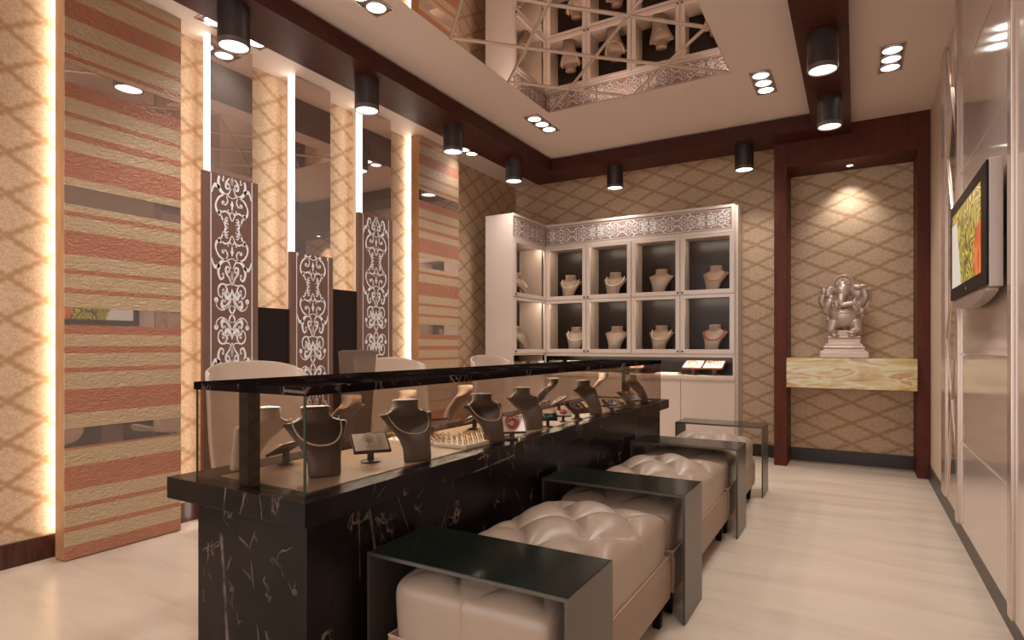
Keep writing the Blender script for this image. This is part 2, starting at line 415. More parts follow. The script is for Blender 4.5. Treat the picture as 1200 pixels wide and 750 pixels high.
# ---------------------------------------------------------------- left wall: striped panels, mirrors, screens
bands = [(.071, 0), (.153, 1), (.177, 0), (.26, 1), (.285, 0), (.365, 1), (.496, 0), (.583, 1), (.604, 0),
         (.706, 0), (.785, 1), (.914, 0), (1.001, 1), (1.028, 0), (1.102, 1), (1.136, 0), (1.209, 1), (1.259, 0),
         (1.356, 0), (1.42, 1), (1.446, 0), (1.523, 1), (1.552, 0), (1.629, 1), (1.763, 0), (1.839, 1), (1.869, 0),
         (2.006, 0), (2.043, 1), (2.183, 0), (2.253, 1), (2.286, 0), (2.365, 1), (2.471, 0), (2.554, 0), (2.653, 1), (2.675, 0),
         (2.704, 0)]
bands = [b for b in bands if b[0] < 2.2] + [(2.253, 1), (2.286, 0), (2.365, 1), (2.392, 0), (2.471, 1), (2.653, 0), (2.675, 1), (2.704, 0), (2.781, 1), (2.804, 0), (2.889, 1), (3.0, 0), (3.091, 1), (3.118, 0)]
bands.sort()
M_STRIPE = stripes_mat('striped_relief', bands)
def striped(name, label, y0, y1, wside):
    t = thing(name, label, 'wall panel', (-3.68, (y0+y1)/2, 0), group='striped panels on the left wall')
    core = MB().box(-3.73, -3.634, y0, y1, .006, ZC-.001)
    obj('wooden_core', core, M_WOODSIDE, t)
    obj('plinth_strip', MB().box(-3.725, -3.636, y0+.002, y1-.002, 0, .006), M_STEEL, t)
    ms = [(0.604, .706), (1.259, 1.356), (1.907, 2.006), (2.554, 2.653)]
    zz = [.006]+[q for m_ in ms for q in m_]+[ZC-.001]
    for i in range(0, len(zz), 2): obj('striped_relief', MB().box(-3.634, -3.626, y0, y1, zz[i], zz[i+1]), M_STRIPE, t)
    for a, b in ms: obj('mirror_band', MB().box(-3.634, -3.629, y0, y1, a, b), M_MIRROR, t)
    return t
striped('striped_panel', 'tall cream and terracotta striped wall panel nearest the camera, reflecting the screen', 1.512, 2.137, .1)
striped('striped_panel', 'cream and terracotta striped wall panel at the far end of the left wall', 4.456, 5.105, .05)
def led(label, y, x=-3.765):
    o = obj('led_strip', MB().box(x-.012, x+.012, y, y+.012, .13, ZC-.01), M_LED); tag(o, label, 'light strip', 'light strips behind the left wall panels'); return o
led('glowing light strip behind the nearest striped panel', 1.535)
led('glowing light strip behind the far striped panel', 4.478)
for lb, y0, y1 in (('tinted mirror panel above the nearest scrollwork screen', 2.33, 2.645), ('tinted mirror panel above the low middle scrollwork screen', 3.0, 3.352), ('tinted mirror panel above the third scrollwork screen', 3.70, 4.065)):
    t = thing('mirror_panel', lb, 'mirror', (-3.68, (y0+y1)/2, 0), group='mirror panels on the left wall')
    obj('mirror_glass', MB().box(-3.655, -3.634, y0+.004, y1, .0, ZC-.002), M_MIRROR, t)
    obj('backing', MB().box(XL+.002, -3.656, y0+.05, y1, .126, ZC-.002), M_WHITE, t)
    obj('lit_edge', MB().box(-3.70, -3.634, y0, y0+.0035, .0, ZC-.002), M_LEDW, t)

# scrollwork drawn as flat ribbons: x across (0..1 = half width), y along; half period 3.2
LIM = [10]
def ribbon(mb, pts, w0, w1, w2, mapf, ball=0, k=5):
    P = catmull([(x, y, 0) for x, y in pts], k); n = len(P); L = []; R = []
    for i, p in enumerate(P):
        a = P[max(i-1, 0)]; b = P[min(i+1, n-1)]; t = (b-a); t = t.normalized() if t.length > 1e-9 else Vector((1, 0, 0))
        q = i/(n-1); wd = 1.45*(w0+(w1-w0)*q*2) if q < .5 else (w1+(w2-w1)*(q-.5)*2); wd *= .5
        L.append((p.x-t.y*wd, p.y+t.x*wd)); R.append((p.x+t.y*wd, p.y-t.x*wd))
    for i in range(n-1):
        if min(L[i][1], R[i][1], L[i+1][1], R[i+1][1]) < 0 or max(L[i][1], R[i][1], L[i+1][1], R[i+1][1]) > LIM[0]: continue
        mb.poly([mapf(*L[i]), mapf(*R[i]), mapf(*R[i+1]), mapf(*L[i+1])])
    if ball and ball < P[-1].y < LIM[0]-ball: c = P[-1]; ball *= 1.15; mb.poly([mapf(c.x+ball*math.cos(a*PI/5), c.y+ball*math.sin(a*PI/5)) for a in range(10)])
RIB = [  # around centre A (y up from the centre)
 ([(.02,.27),(.16,.52),(.34,.6),(.5,.5),(.48,.3),(.38,.22)], .03,.05,.09,.07),
 ([(.02,.62),(.12,.52),(.2,.66)], .02,.05,.02,.03),
 ([(0,1.12),(.3,1.2),(.6,1.1),(.78,.82),(.74,.58),(.58,.5)], .02,.06,.14,.10),
 ([(.3,1.2),(.22,1.0),(.32,.84),(.44,.9)], .02,.05,.06,.07),
 ([(.2,.0),(.34,.06),(.3,.18),(.2,.14)], .05,.06,.05,.03), ([(.2,.26),(.32,.28),(.28,.38),(.2,.36)], .04,.05,.03,.02),
 ([(.04,1.5),(.2,1.25),(.42,1.24),(.62,1.42),(.66,1.7),(.56,1.92),(.42,1.86),(.44,1.74)], .02,.12,.05,.05),
 ([(.6,1.4),(.78,1.5),(.9,1.4),(.96,1.22)], .10,.10,.05,.03),
 ([(.02,2.12),(.14,1.86),(.3,1.66),(.28,1.46),(.14,1.48),(.14,1.64),(.22,1.64)], .03,.07,.04,.05),
 ([(.02,1.95),(.04,1.75),(.02,1.6)], .01,.03,.01,0),
 # towards centre B at 3.2
 ([(.0,2.0),(.2,2.12),(.5,2.1),(.66,2.26),(.64,2.5),(.5,2.6),(.44,2.48)], .02,.06,.05,.06),
 ([(.36,2.12),(.24,2.3),(.34,2.42),(.42,2.34)], .03,.07,.06,.06),
 ([(.0,2.25),(.08,2.5),(.26,2.62),(.32,2.5),(.2,2.44)], .02,.12,.08,.06),
 ([(.03,2.6),(.2,2.9),(.5,3.06),(.74,2.92),(.76,2.7)], .05,.05,.03,.09),
 ([(.08,2.62),(.3,2.92),(.5,2.9),(.46,2.7),(.36,2.72)], .03,.12,.06,.05),
 ([(.02,3.18),(.1,3.08),(.14,2.96),(.06,2.9)], .04,.06,.03,.03),
]
SPADE = [(0, 1.06), (.1, .84), (.05, .86), (.03, .68), (0, .66)]
def scroll(mapf, length, start=0.0, edge=True, k=5, hw=1.0):
    """fills y in [0,length] (units of half width) with the pattern; start = phase"""
    mb = MB(); H = 3.2; LIM[0] = length
    def put(pts, ws, ball, f):
        q = [f(*p) for p in pts]
        if any(0 <= b <= length for a, b in q):
            for sx in (1, -1): ribbon(mb, [(sx*a, b) for a, b in q], *ws, mapf, ball, k)
    n0 = int(-start/H)-2
    for c in range(n0, n0+int(length/H)+6):
        if c % 2: f = lambda x, y, c=c: (x, (c+1)*H-y+start)
        else: f = lambda x, y, c=c: (x, c*H+y+start)
        for pts, a, b, cc_, ball in RIB: put(pts, (a, b, cc_), ball, f)
        sp = [f(*p) for p in SPADE]
        if all(0 <= b <= length for a, b in sp):
            mb.poly([mapf(a, b) for a, b in sp]); mb.poly([mapf(-a, b) for a, b in sp])
    if edge:
        for sx in (1, -1): mb.poly([mapf(sx*1.03, 0), mapf(sx*.985, 0), mapf(sx*.985, length), mapf(sx*1.03, length)])
    return mb
for lb, y0, y1, z1, ph in (('tall brown screen with white scrollwork nearest the camera', 2.257, 2.655, 2.272, 1.92),
                       ('lowest brown screen with white scrollwork, the middle one', 2.93, 3.335, 1.845, 1.35),
                       ('tall brown screen with white scrollwork farthest from the camera', 3.61, 4.03, 2.268, 2.07)):
    t = thing('decorative_screen', lb, 'screen', (-3.59, (y0+y1)/2, 0), group='brown scrollwork screens on the left wall')
    obj('board', MB().box(-3.615, -3.585, y0, y1, 0, z1), M_SCREEN, t, bevel=.002)
    yc = (y0+y1)/2; hw = (y1-y0)*.372
    sc = scroll(lambda u, v: (-3.5835, yc+u*hw, z1-.004-v*hw*1.2), (z1-.45)/hw/1.2, ph)
    obj('scrollwork', sc, M_SCROLL, t)
for lb, y0, y1, z1 in (('dark brown low panel between the first and middle screens', 2.66, 2.925, 1.418), ('taller dark brown panel between the middle and last screens', 3.34, 3.605, 1.602)):
    o = obj('dark_panel', MB().box(-3.632, -3.60, y0, y1, .0, z1), M_DARK, bevel=.002); tag(o, lb, 'wall panel', 'dark panels between the screens')

# ---------------------------------------------------------------- right wall cladding
t = thing('glossy_wall_panel', 'glossy cream wall panel with shallow grooves behind the television', 'wall panel', (.535, 3.57, .12))
gz = [.12, .6, 1.1, 1.62, 2.13, 2.66, ZC-.002]
for a, b in zip(gz, gz[1:]): obj('panel_board', MB().box(.520, .553, 2.915, 4.24, a+.006, b-.006), M_RIGHT, t, bevel=.002)
for a in gz[1:-1]: obj('groove', MB().box(.526, .553, 2.915, 4.24, a-.006, a+.006), M_GROOVE, t)
t = thing('glossy_wall_panel', 'glossy cream wall panel at the right edge nearest the camera', 'wall panel', (.535, 2.2, .12))
obj('panel_board', MB().box(.512, .553, 1.5, 2.84, .12, ZC-.002), M_RIGHT, t, bevel=.002)
for lb, y0, y1, x in (('upright metal trim strip beside the narrow wall mirror, near side', 4.245, 4.33, .505), ('upright metal trim strip at the far side of the narrow wall mirror', 4.95, 5.15, .522), ('upright metal trim strip at the right edge of the photo', 2.845, 2.91, .50)):
    o = obj('trim_strip', MB().box(x, .553, y0, y1, .12, ZC-.002), M_TRIM, bevel=.004); tag(o, lb, 'trim strip', 'upright trim strips on the right wall')
t = thing('wall_mirror', 'narrow tinted wall mirror with slanting metal strips on the right wall', 'mirror', (.535, 4.64, .12))
obj('mirror_glass', MB().box(.533, .553, 4.335, 4.945, .12, ZC-.002), M_MIRROR, t)
for k, (ya, za, yb, zb) in enumerate([(4.36, .3, 4.92, 1.2), (4.92, .15, 4.38, 1.6), (4.38, 1.6, 4.9, 2.4), (4.9, 1.2, 4.36, 2.2), (4.36, 2.2, 4.85, 3.1), (4.9, 2.4, 4.5, 3.15)]):
    A, B = Vector((.532, ya, za)), Vector((.532, yb, zb)); d = (B-A).normalized(); nrm = Vector((0, -d.z, d.y))*.012; dn = Vector((-.008, 0, 0))
    obj('metal_strip', MB().rings([[p-nrm, p-nrm*.4+dn, p+nrm*.4+dn, p+nrm] for p in (A, B)]), M_BRONZE, t)

# television
def tv_screen_mat():
    m = mat('tv_picture', (10, 10, 10), .15); n = NT(m); p, xyz = n.objc()
    y, z = xyz[1], xyz[2]
    q = n.noise(p, 4.2, 1, .4, 2.6)
    sw = n.math('GREATER_THAN', n.math('SINE', n.math('MULTIPLY', q, 46)), .15)
    base = n.mix(sw, (74, 52, 34), (196, 186, 44))
    edge = n.math('ADD', n.math('MULTIPLY', z, .35), .27)
    white = n.math('GREATER_THAN', n.math('ADD', y, n.math('MULTIPLY', z, -.45)), .13)
    c1 = n.mix(n.math('MULTIPLY', white, n.math('LESS_THAN', z, .33)), base, (214, 204, 192))
    rx = n.math('ADD', y, .40); rz_ = n.math('SUBTRACT', z, .08)
    dd = n.math('SQRT', n.math('ADD', n.math('MULTIPLY', n.math('MULTIPLY', rx, rx), .7), n.math('MULTIPLY', rz_, rz_)))
    c2 = n.mix(n.math('LESS_THAN', dd, .15), c1, n.ramp(q, [(.35, (196, 60, 24)), (.6, (236, 120, 40))]))
    n.l(c2, n.b.inputs['Emission Color']); n.b.inputs['Emission Strength'].default_value = .85; return m
M_TVP = tv_screen_mat()
tv = thing('television', 'flat silver-edged television showing a yellow swirl pattern on the right wall', 'television', (.50, 3.5, 1.33))
obj('casing', MB().box(.458, .503, 2.985, 4.025, 1.385, 1.90), M_TVS, tv, bevel=.004)
obj('bezel', MB().box(.450, .4575, 2.992, 4.018, 1.395, 1.893), M_TVB, tv)
scr = obj('screen', MB().box(.4485, .4500, 3.11, 3.945, 1.455, 1.835), M_TVP, tv)
# recentre picture coordinates on the screen
me = scr.data
off = Vector((-.0507, .01, .31+.0))
for v in me.vertices: v.co -= Vector((0, 0, .125)); 
scr.location = (0, 0, .125)
obj('wall_mount', MB().box(.503, .519, 3.2, 3.8, 1.45, 1.8), M_TVB, tv)
sb = MB(); pts = []
for i in range(13):
    y = 3.03+.95*i/12; pts.append((.455, y, 1.385-.012-.045*math.sin(PI*i/12)**.7))
sb.prism([(.455, 3.98, 1.384), (.455, 3.03, 1.384)]+pts, (.04, 0, 0)); obj('speaker_bar', sb, M_TVS, tv)
obj('power_mark', MB().box(.4492, .4500, 3.495, 3.51, 1.415, 1.43), M_SILVER, tv)

# ---------------------------------------------------------------- niche shelf and statue
o = obj('onyx_shelf', MB().box(-.568, .458, 6.13, YB, .757, 1.034), M_ONYX, bevel=.003); tag(o, 'thick yellow streaked onyx shelf across the niche', 'shelf')
U = .00123
def sp_(x, z, y=0): return ((x-310)*U, y, (708-z)*U)
st = MB()
def lozenge(hw, hd, z0, z1, hw2, hd2): st.rings([[(-a, -b, z), (a, -b, z), (a, b, z), (-a, b, z)] for a, b, z in ((hw, hd, z0), (hw2, hd2, z1))])
lozenge(.20, .13, 0, .055, .198, .128); lozenge(.198, .128, .055, .07, .185, .115); lozenge(.178, .112, .066, .085, .165, .105)
for hw_, hd_, z_, r_ in ((.162, .10, .098, .014), (.148, .092, .125, .012), (.134, .086, .192, .011)):
    st.tube([(a*hw_, b*hd_, z_) for a, b in ((-1, -1), (0, -1), (1, -1), (1, 0), (1, 1), (0, 1), (-1, 1), (-1, 0))], r_, 8, loop=True)
lozenge(.10, .07, .19, .26, .09, .06); lozenge(.158, .10, .083, .13, .140, .09); lozenge(.135, .088, .128, .198, .132, .086)
st.rings([[((185-310)*U*k, .05, .19), ((435-310)*U*k, .05, .19), ((435-310)*U*k, .085, .19), ((185-310)*U*k, .085, .19)] if 0 else [(-.15*k, .045, z), (.145*k, .045, z), (.145*k, .08, z), (-.15*k, .08, z)] for k, z in ((.9, .19), (1, .3), (1, .42), (.8, .5))])
st.ell(sp_(312, 400, -.02), (.126, .100, .105)); st.ell(sp_(310, 330, 0), (.112, .078, .08)); st.ell(sp_(305, 290, .01), (.09, .06, .05))
for sx, kx, fx in ((-1, 228, 252), (1, 395, 362)):
    st.tube([sp_(310+sx*45, 445, 0), sp_(kx, 455, -.06), sp_(kx+sx*4, 490, -.065), sp_(fx+sx*4, 530, -.05)], [.062, .058, .046, .030], 12)
    st.ell(sp_(fx, 540, -.075), (.034, .045, .016))
st.ell(sp_(302, 205, -.03), (.062, .058, .072)); st.ell(sp_(302, 170, -.02), (.048, .045, .04))
st.tube(catmull([sp_(298, 235, -.075), sp_(292, 275, -.10), sp_(296, 308, -.105), sp_(330, 303, -.11), sp_(370, 300, -.11), sp_(405, 318, -.10), sp_(420, 345, -.095)], 4), [.034-.0009*i for i in range(25)], 10)
st.ell(sp_(217, 205, 0), (.046, .022, .060), rot=(0, .2, .3)); st.ell(sp_(385, 205, 0), (.054, .024, .070), rot=(0, -.2, -.3))
st.tube([sp_(303+68*math.cos(a*PI/12), 145-68*math.sin(a*PI/12), 0) for a in range(0, 25)][:25], .009, 8)
for a in range(9):
    th = PI*(a+.0)/8; st.tube([sp_(303+30*math.cos(th), 145-30*math.sin(th), 0), sp_(303+64*math.cos(th), 145-64*math.sin(th), 0)], .0045, 6)
st.ell(sp_(303, 140, .008), (.065, .008, .065)); st.ell(sp_(300, 150, -.02), (.03, .03, .035))
def arm(P, R): st.tube(catmull(P, 4), [R[0]+(R[1]-R[0])*i/(4*(len(P)-1)) for i in range(4*(len(P)-1)+1)], 10)
arm([sp_(245, 290, .0), sp_(190, 310, -.01), sp_(160, 275, -.03), sp_(170, 225, -.04)], (.042, .028)); st.ell(sp_(175, 200, -.04), (.022, .02, .034)); st.ell(sp_(172, 180, -.04), (.012, .012, .02))
arm([sp_(240, 320, -.02), sp_(195, 355, -.06), sp_(205, 310, -.09), sp_(225, 270, -.09)], (.044, .028)); st.ell(sp_(225, 252, -.09), (.024, .016, .030))
arm([sp_(365, 285, .0), sp_(420, 300, 0), sp_(450, 250, -.03), sp_(440, 195, -.04)], (.042, .028)); st.ell(sp_(432, 168, -.04), (.042, .022, .018)); st.ell(sp_(400, 175, -.04), (.035, .02, .022))
arm([sp_(375, 325, -.02), sp_(420, 365, -.05), sp_(435, 345, -.08)], (.038, .024)); st.ell(sp_(425, 355, -.09), (.026, .024, .03)); st.ell(sp_(430, 380, -.07), (.02, .018, .028))
st.tube([sp_(470, 185, -.03), sp_(482, 240, -.02), sp_(470, 300, -.02), sp_(450, 345, -.02)], [.010, .012, .012, .008], 8)
for z in (360, 378, 425): st.tube([((312-310)*U+.121*math.cos(a), -.02-.096*math.sin(a)*(.97 if z != 425 else .9), (708-z-8*math.sin(a))*U) for a in [PI*i/12 for i in range(13)]], .006, 6)
st.tube(catmull([sp_(250, 270, -.06), sp_(270, 320, -.09), sp_(310, 345, -.10), sp_(350, 320, -.09), sp_(365, 275, -.05)], 4), .007, 6)
for v_, (x, z) in enumerate([(340, 515), (350, 500), (365, 490)]): st.ell(sp_(x+20, z, -.09), (.04, .02, .012))
so = obj('elephant_headed_statue', st, M_STATUE, local=True, smooth=True)
so.location = (-.095, 6.36, 1.034)
rm = so.modifiers.new('remesh', 'REMESH'); rm.mode = 'VOXEL'; rm.voxel_size = .0045; rm.use_smooth_shade = True
tag(so, 'silvery bronze elephant-headed deity statue seated on a stepped pedestal in the niche', 'statue')

# ---------------------------------------------------------------- corner display cabinet
cab = thing('display_cabinet', 'cream lacquered corner display cabinet with glass doors and white scroll frieze', 'cabinet', (-2.1, 6.4, 0))
CY, CX0, CX1, RX, RY = 6.25, -3.18, -1.05, -3.18, 5.48     # front plane, ends; return face, return end
ct = 2.575
body = MB()
LX = -3.53
body.box(CX1-.02, CX1, CY, YB-.001, .84, ct)                               # right side
body.box(LX, RX, RY, RY+.02, 0, ct); body.box(LX, LX+.02, RY+.02, YB-.001, 0, ct)   # end panel, return back
for z0, z1 in ((ct-.02, ct), (2.285, 2.305), (1.66, 1.685), (1.045, 1.065)):
    body.box(LX+.02, RX-.001, RY+.02, YB-.001, z0, z1); body.box(RX-.001, CX1-.02, CY+.002, YB-.001, z0, z1)
xs = [CX0]+[-2.653, -2.122, -1.592]+[CX1]
for x in xs[1:-1]: body.box(x-.009, x+.009, CY+.003, YB-.012, 1.065, 2.285)
body.box(RX-.02, RX+.0, CY+.002, CY+.02, 0, ct)
body.box(LX+.03, RX-.021, 6.19, 6.205, .84, 2.285).box(RX-.012, RX, CY+.02, YB-.012, 1.065, 2.285)
obj('carcass', body, M_WHITE, cab)
obj('back_panel', MB().box(LX+.02, CX1-.02, YB-.012, YB-.002, .84, 2.285), M_CABBACK, cab)
obj('return_back_panel', MB().box(LX+.02, LX+.03, RY+.02, 6.19, .84, 2.285), M_CABBACK, cab)
# base units with doors
obj('base_unit', MB().box(RX, CX1, CY+.02, YB-.001, .0, .80).box(LX+.02, RX-.02, RY+.02, YB-.001, 0, .80), M_WHITE, cab)
for a, b in zip(xs, xs[1:]): obj('base_door', MB().box(a+.002, b-.002, CY, CY+.019, .06, .80), M_WHITE, cab, bevel=.002)
obj('base_door', MB().box(RX-.019, RX, RY+.02, CY-.002, .06, .80), M_WHITE, cab, bevel=.002)
obj('counter_shelf', MB().box(RX, CX1+.0, CY-.02, YB-.001, .80, .84).box(LX+.02, RX, RY+.02, YB-.001, .80, .84), M_WHITE, cab, bevel=.003)
obj('right_side_panel', MB().box(CX1, CX1+.02, CY+.06, YB-.001, 0, ct), M_WHITE, cab)
# face frame above the open shelf, frieze
fr = MB().box(RX, CX1, CY-.012, CY, 2.545, ct).box(RX, CX1, CY-.012, CY, 2.295, 2.325).box(CX1-.03, CX1, CY-.012, CY, 2.325, 2.545)
fr.box(RX, RX+.012, RY, CY-.012, 2.545, ct).box(RX, RX+.012, RY, CY-.012, 2.295, 2.325)
obj('frieze_frame', fr, M_WHITE, cab, bevel=.002)
fb = obj('frieze_board', MB().box(RX, CX1-.03, CY-.004, CY, 2.325, 2.545), M_FRIEZE, cab)
hw = .094; zc = 2.435
obj('frieze_scrollwork', scroll(lambda u, v: (CX1-.035-v*hw, CY-.0055, zc+u*hw), (CX1-.035-(RX+.02))/hw, -.6, k=3), M_SCROLL2, cab)
fb2 = obj('frieze_board', MB().box(RX, RX+.004, RY, CY-.012, 2.325, 2.545), M_FRIEZE, cab)
obj('frieze_scrollwork', scroll(lambda u, v: (RX+.0055, CY-.02-v*hw, zc+u*hw), (CY-.02-RY-.02)/hw, -.4, k=3), M_SCROLL2, cab)
obj('bottom_rail', MB().box(RX, CX1, CY-.012, CY, 1.03, 1.062).box(RX, RX+.012, RY, CY-.012, 1.045, 1.062), M_WHITE, cab)
def door(a, b, z0, z1, side, ret=False):
    fw = .045
    if not ret:
        f = MB().box(a, a+fw, CY-.02, CY-.001, z0, z1).box(b-fw, b, CY-.02, CY-.001, z0, z1).box(a+fw, b-fw, CY-.02, CY-.001, z0, z0+fw).box(a+fw, b-fw, CY-.02, CY-.001, z1-fw*.7, z1)
        g = MB().box(a+fw, b-fw, CY-.010, CY-.006, z0+fw, z1-fw*.7)
        kx = (a+fw*.45) if side < 0 else (b-fw*.45); kn = MB().lathe([(.009, 0), (.009, .012)], seg=12).xf(Matrix.Translation((kx, CY-.02, z0+fw*.5))@Matrix.Rotation(PI/2, 4, 'X'))
    else:
        f = MB().box(RX+.001, RX+.02, a, a+fw, z0, z1).box(RX+.001, RX+.02, b-fw, b, z0, z1).box(RX+.001, RX+.02, a+fw, b-fw, z0, z0+fw).box(RX+.001, RX+.02, a+fw, b-fw, z1-fw*.7, z1)
        g = MB().box(RX+.006, RX+.010, a+fw, b-fw, z0+fw, z1-fw*.7)
        kn = MB().lathe([(.009, 0), (.009, .012)], seg=12).xf(Matrix.Translation((RX+.02, a+fw*.45, z0+fw*.5))@Matrix.Rotation(PI/2, 4, 'Y'))
    d = obj('glass_door', f, M_WHITE, cab, bevel=.002)
    obj('pane', g, M_GLASSD, d); obj('knob', kn, M_BLACK, d, smooth='auto')
for z0, z1 in ((1.68, 2.292), (1.066, 1.672)):
    for i, (a, b) in enumerate(zip(xs, xs[1:])): door(a+.022 if i == 0 else a+.003, b-.003, z0, z1, [1, -1, 1, -1][i])
    door(RY+.003, CY-.022, z0, z1, 0, True)
# light bars in the cells and over the open shelf
for z in (2.283, 1.657):
    for a, b in zip(xs, xs[1:]):
        obj('light_bar', MB().box(a+.05, b-.05, CY+.006, CY+.026, z-.008, z), M_CABLED, cab)
    obj('light_bar', MB().box(RX-.03, RX-.012, RY+.06, CY-.08, z-.008, z), M_CABLED, cab)
obj('light_bar', MB().box(RX+.1, CX1-.08, CY+.004, CY+.024, 1.037, 1.044), M_CABLED, cab)

# ---------------------------------------------------------------- busts and necklaces
def bust_mesh():
    sec = [(0, -.036, .052, .020), (.012, -.036, .055, .022), (.05, -.032, .055, .022), (.085, -.022, .062, .022), (.115, -.008, .074, .023), (.140, .006, .088, .025), (.160, .018, .101, .026),
           (.172, .027, .109, .025), (.180, .032, .107, .025), (.188, .037, .090, .030), (.196, .040, .068, .036), (.206, .042, .054, .041), (.222, .043, .049, .042), (.240, .042, .052, .045), (.246, .042, .049, .042)]
    sec = [(z, -.036+(y+.036)*1.45, a, b) for z, y, a, b in sec]; rr = []
    for z, y, hw_, hd in sec:
        ring = []
        for i in range(28):
            a = 2*PI*i/28; cx_, cy_ = math.cos(a), math.sin(a)
            e = .8 if z < .182 else 1
            x = hw_*math.copysign(abs(cx_)**e, cx_); yy = hd*math.copysign(abs(cy_)**e, cy_)
            # shoulders sweep back, giving the curved leaf look
            yy += (abs(x)/.12)**2*.022*(1 if z < .182 else .3)
            zz = z + (abs(x)/.11)**3*.008*(1 if .15 < z < .183 else 0)
            ring.append((x, y+yy, zz))
        rr.append(ring)
    return MB().rings(rr), sec
BM, SEC = bust_mesh()
def front(x, z):
    z = max(.0, min(z, .245))
    for a, b in zip(SEC, SEC[1:]):
        if a[0] <= z <= b[0]:
            t = (z-a[0])/(b[0]-a[0]); y, hw_, hd = [a[i]+(b[i]-a[i])*t for i in (1, 2, 3)]; break
    q = max(0, 1-(abs(x)/hw_)**2)**.5
    return y-hd*q+(abs(x)/.12)**2*.022*(1 if z < .182 else .3)
def drape(kind, depth=.085, wide=.082, top=.197, r=.0042):
    """U-shaped curve lying on the bust front, beads or cord"""
    P = []
    for i in range(41):
        a = -1+2*i/40; x = wide*math.sin(a*PI/2)**1; z = top-depth*(1-abs(a)**2.2)
        if abs(a) > .86: z += (abs(a)-.86)*.05
        P.append(Vector((x, front(x, z)-r*.9, z)))
    mb = MB()
    if kind == 'beads':
        L = [0]
        for a, b in zip(P, P[1:]): L.append(L[-1]+(b-a).length)
        n = int(L[-1]/(r*2.02))
        for k in range(n+1):
            d = L[-1]*k/n; j = max(i for i in range(len(L)) if L[i] <= d+1e-9); j = min(j, len(P)-2)
            p = P[j].lerp(P[j+1], (d-L[j])/max(1e-9, L[j+1]-L[j]))
            mb.rings([[p+Vector((r*math.sin(PI*a/5)*math.cos(2*PI*i/8), r*math.sin(PI*a/5)*math.sin(2*PI*i/8), -r*math.cos(PI*a/5))) for i in range(8)] for a in range(1, 5)])
    else:
        mb.tube(P, r*.75, 8)
        if kind == 'pendant': m_ = P[20]; mb.ell((m_.x, m_.y-.004, m_.z-.014), (.009, .004, .012)); mb.ell((m_.x-.013, m_.y-.003, m_.z-.004), (.005, .003, .006)); mb.ell((m_.x+.013, m_.y-.003, m_.z-.004), (.005, .003, .006))
    return mb
mesh_cache = {}
def place(mb_key, mb, m, name, label, cat, loc, rz, sc, group):
    if (mb_key, m.name) not in mesh_cache:
        o = obj(name, mb, m, local=True, smooth=True); mesh_cache[(mb_key, m.name)] = o
    else:
        o = mesh_cache[(mb_key, m.name)].copy(); C.objects.link(o)
    o.location = loc; o.rotation_euler = (0, 0, rz); o.scale = (sc, sc, sc*.9) if sc < 1 else (sc,)*3
    tag(o, label, cat, group); return o
def bust(loc, rz, sc, m, label, group, neck=None, nlabel=None, nm=None, r=.0042, depth=.085):
    place('bust', BM, m, 'necklace_bust', label, 'display bust', loc, rz, sc, group)
    if neck:
        place((neck, r, depth), drape(neck, depth, r=r), nm, 'necklace', nlabel, 'necklace', loc, rz, sc, 'necklaces on busts')
GB = 'necklace busts in the cabinet'; GC = 'necklace busts in the glass counter'
import functools
f_, cx_, hy_, th_ = 692., 600, 405, math.atan2(403, 692)
def onY(px, Y):
    u = (px-cx_)/f_; t = Y/(math.cos(th_)+u*math.sin(th_)); return t*(-math.sin(th_)+u*math.cos(th_))
YB2 = 6.40
rowU, rowL = 1.685, 1.065
cabs = [(667, rowU, 'first column', 'cream', 'beads', M_PEARL, .22), (719, rowU, 'second column', 'cream', 'beads', M_PEARL, .12), (773, rowU, 'third column', 'thin', 'pendant', M_SILVER, 0.05), (836, rowU, 'right end column', 'gold', 'cord', M_GOLD, -.1),
        (674, rowL, 'first column', 'pearl', 'beads', M_PEARL, .22), (721, rowL, 'second column', 'fine', 'cord', M_SILVER, .12), (773, rowL, 'third column', 'ivory', 'beads', M_PEARL, 0.05), (835, rowL, 'right end column', 'red', 'beads', M_RED, -.1)]
for px, z, col, nn, kd, nm, rz in cabs:
    row = 'upper' if z == rowU else 'lower'
    bust((onY(px, YB2), YB2, z), rz, 1.25, M_BUST, f'taupe necklace bust in the {row} cabinet row, {col}', GB, kd,
         f'{nn} necklace on the bust in the {row} cabinet row, {col}', nm, .0055 if nm != M_SILVER else .0016, .08 if kd != 'pendant' else .07)
for z, row, kd in ((rowU, 'upper', 'beads'), (rowL, 'lower', 'cord')):
    bust((-3.315, 5.96, z), PI/2, 1.25, M_BUST, f'taupe necklace bust in the {row} row of the cabinet side wing', GB, kd, f'pale necklace on the bust in the {row} row of the cabinet side wing', M_PEARL if kd == 'beads' else M_SILVER, .0055 if kd == 'beads' else .0016)

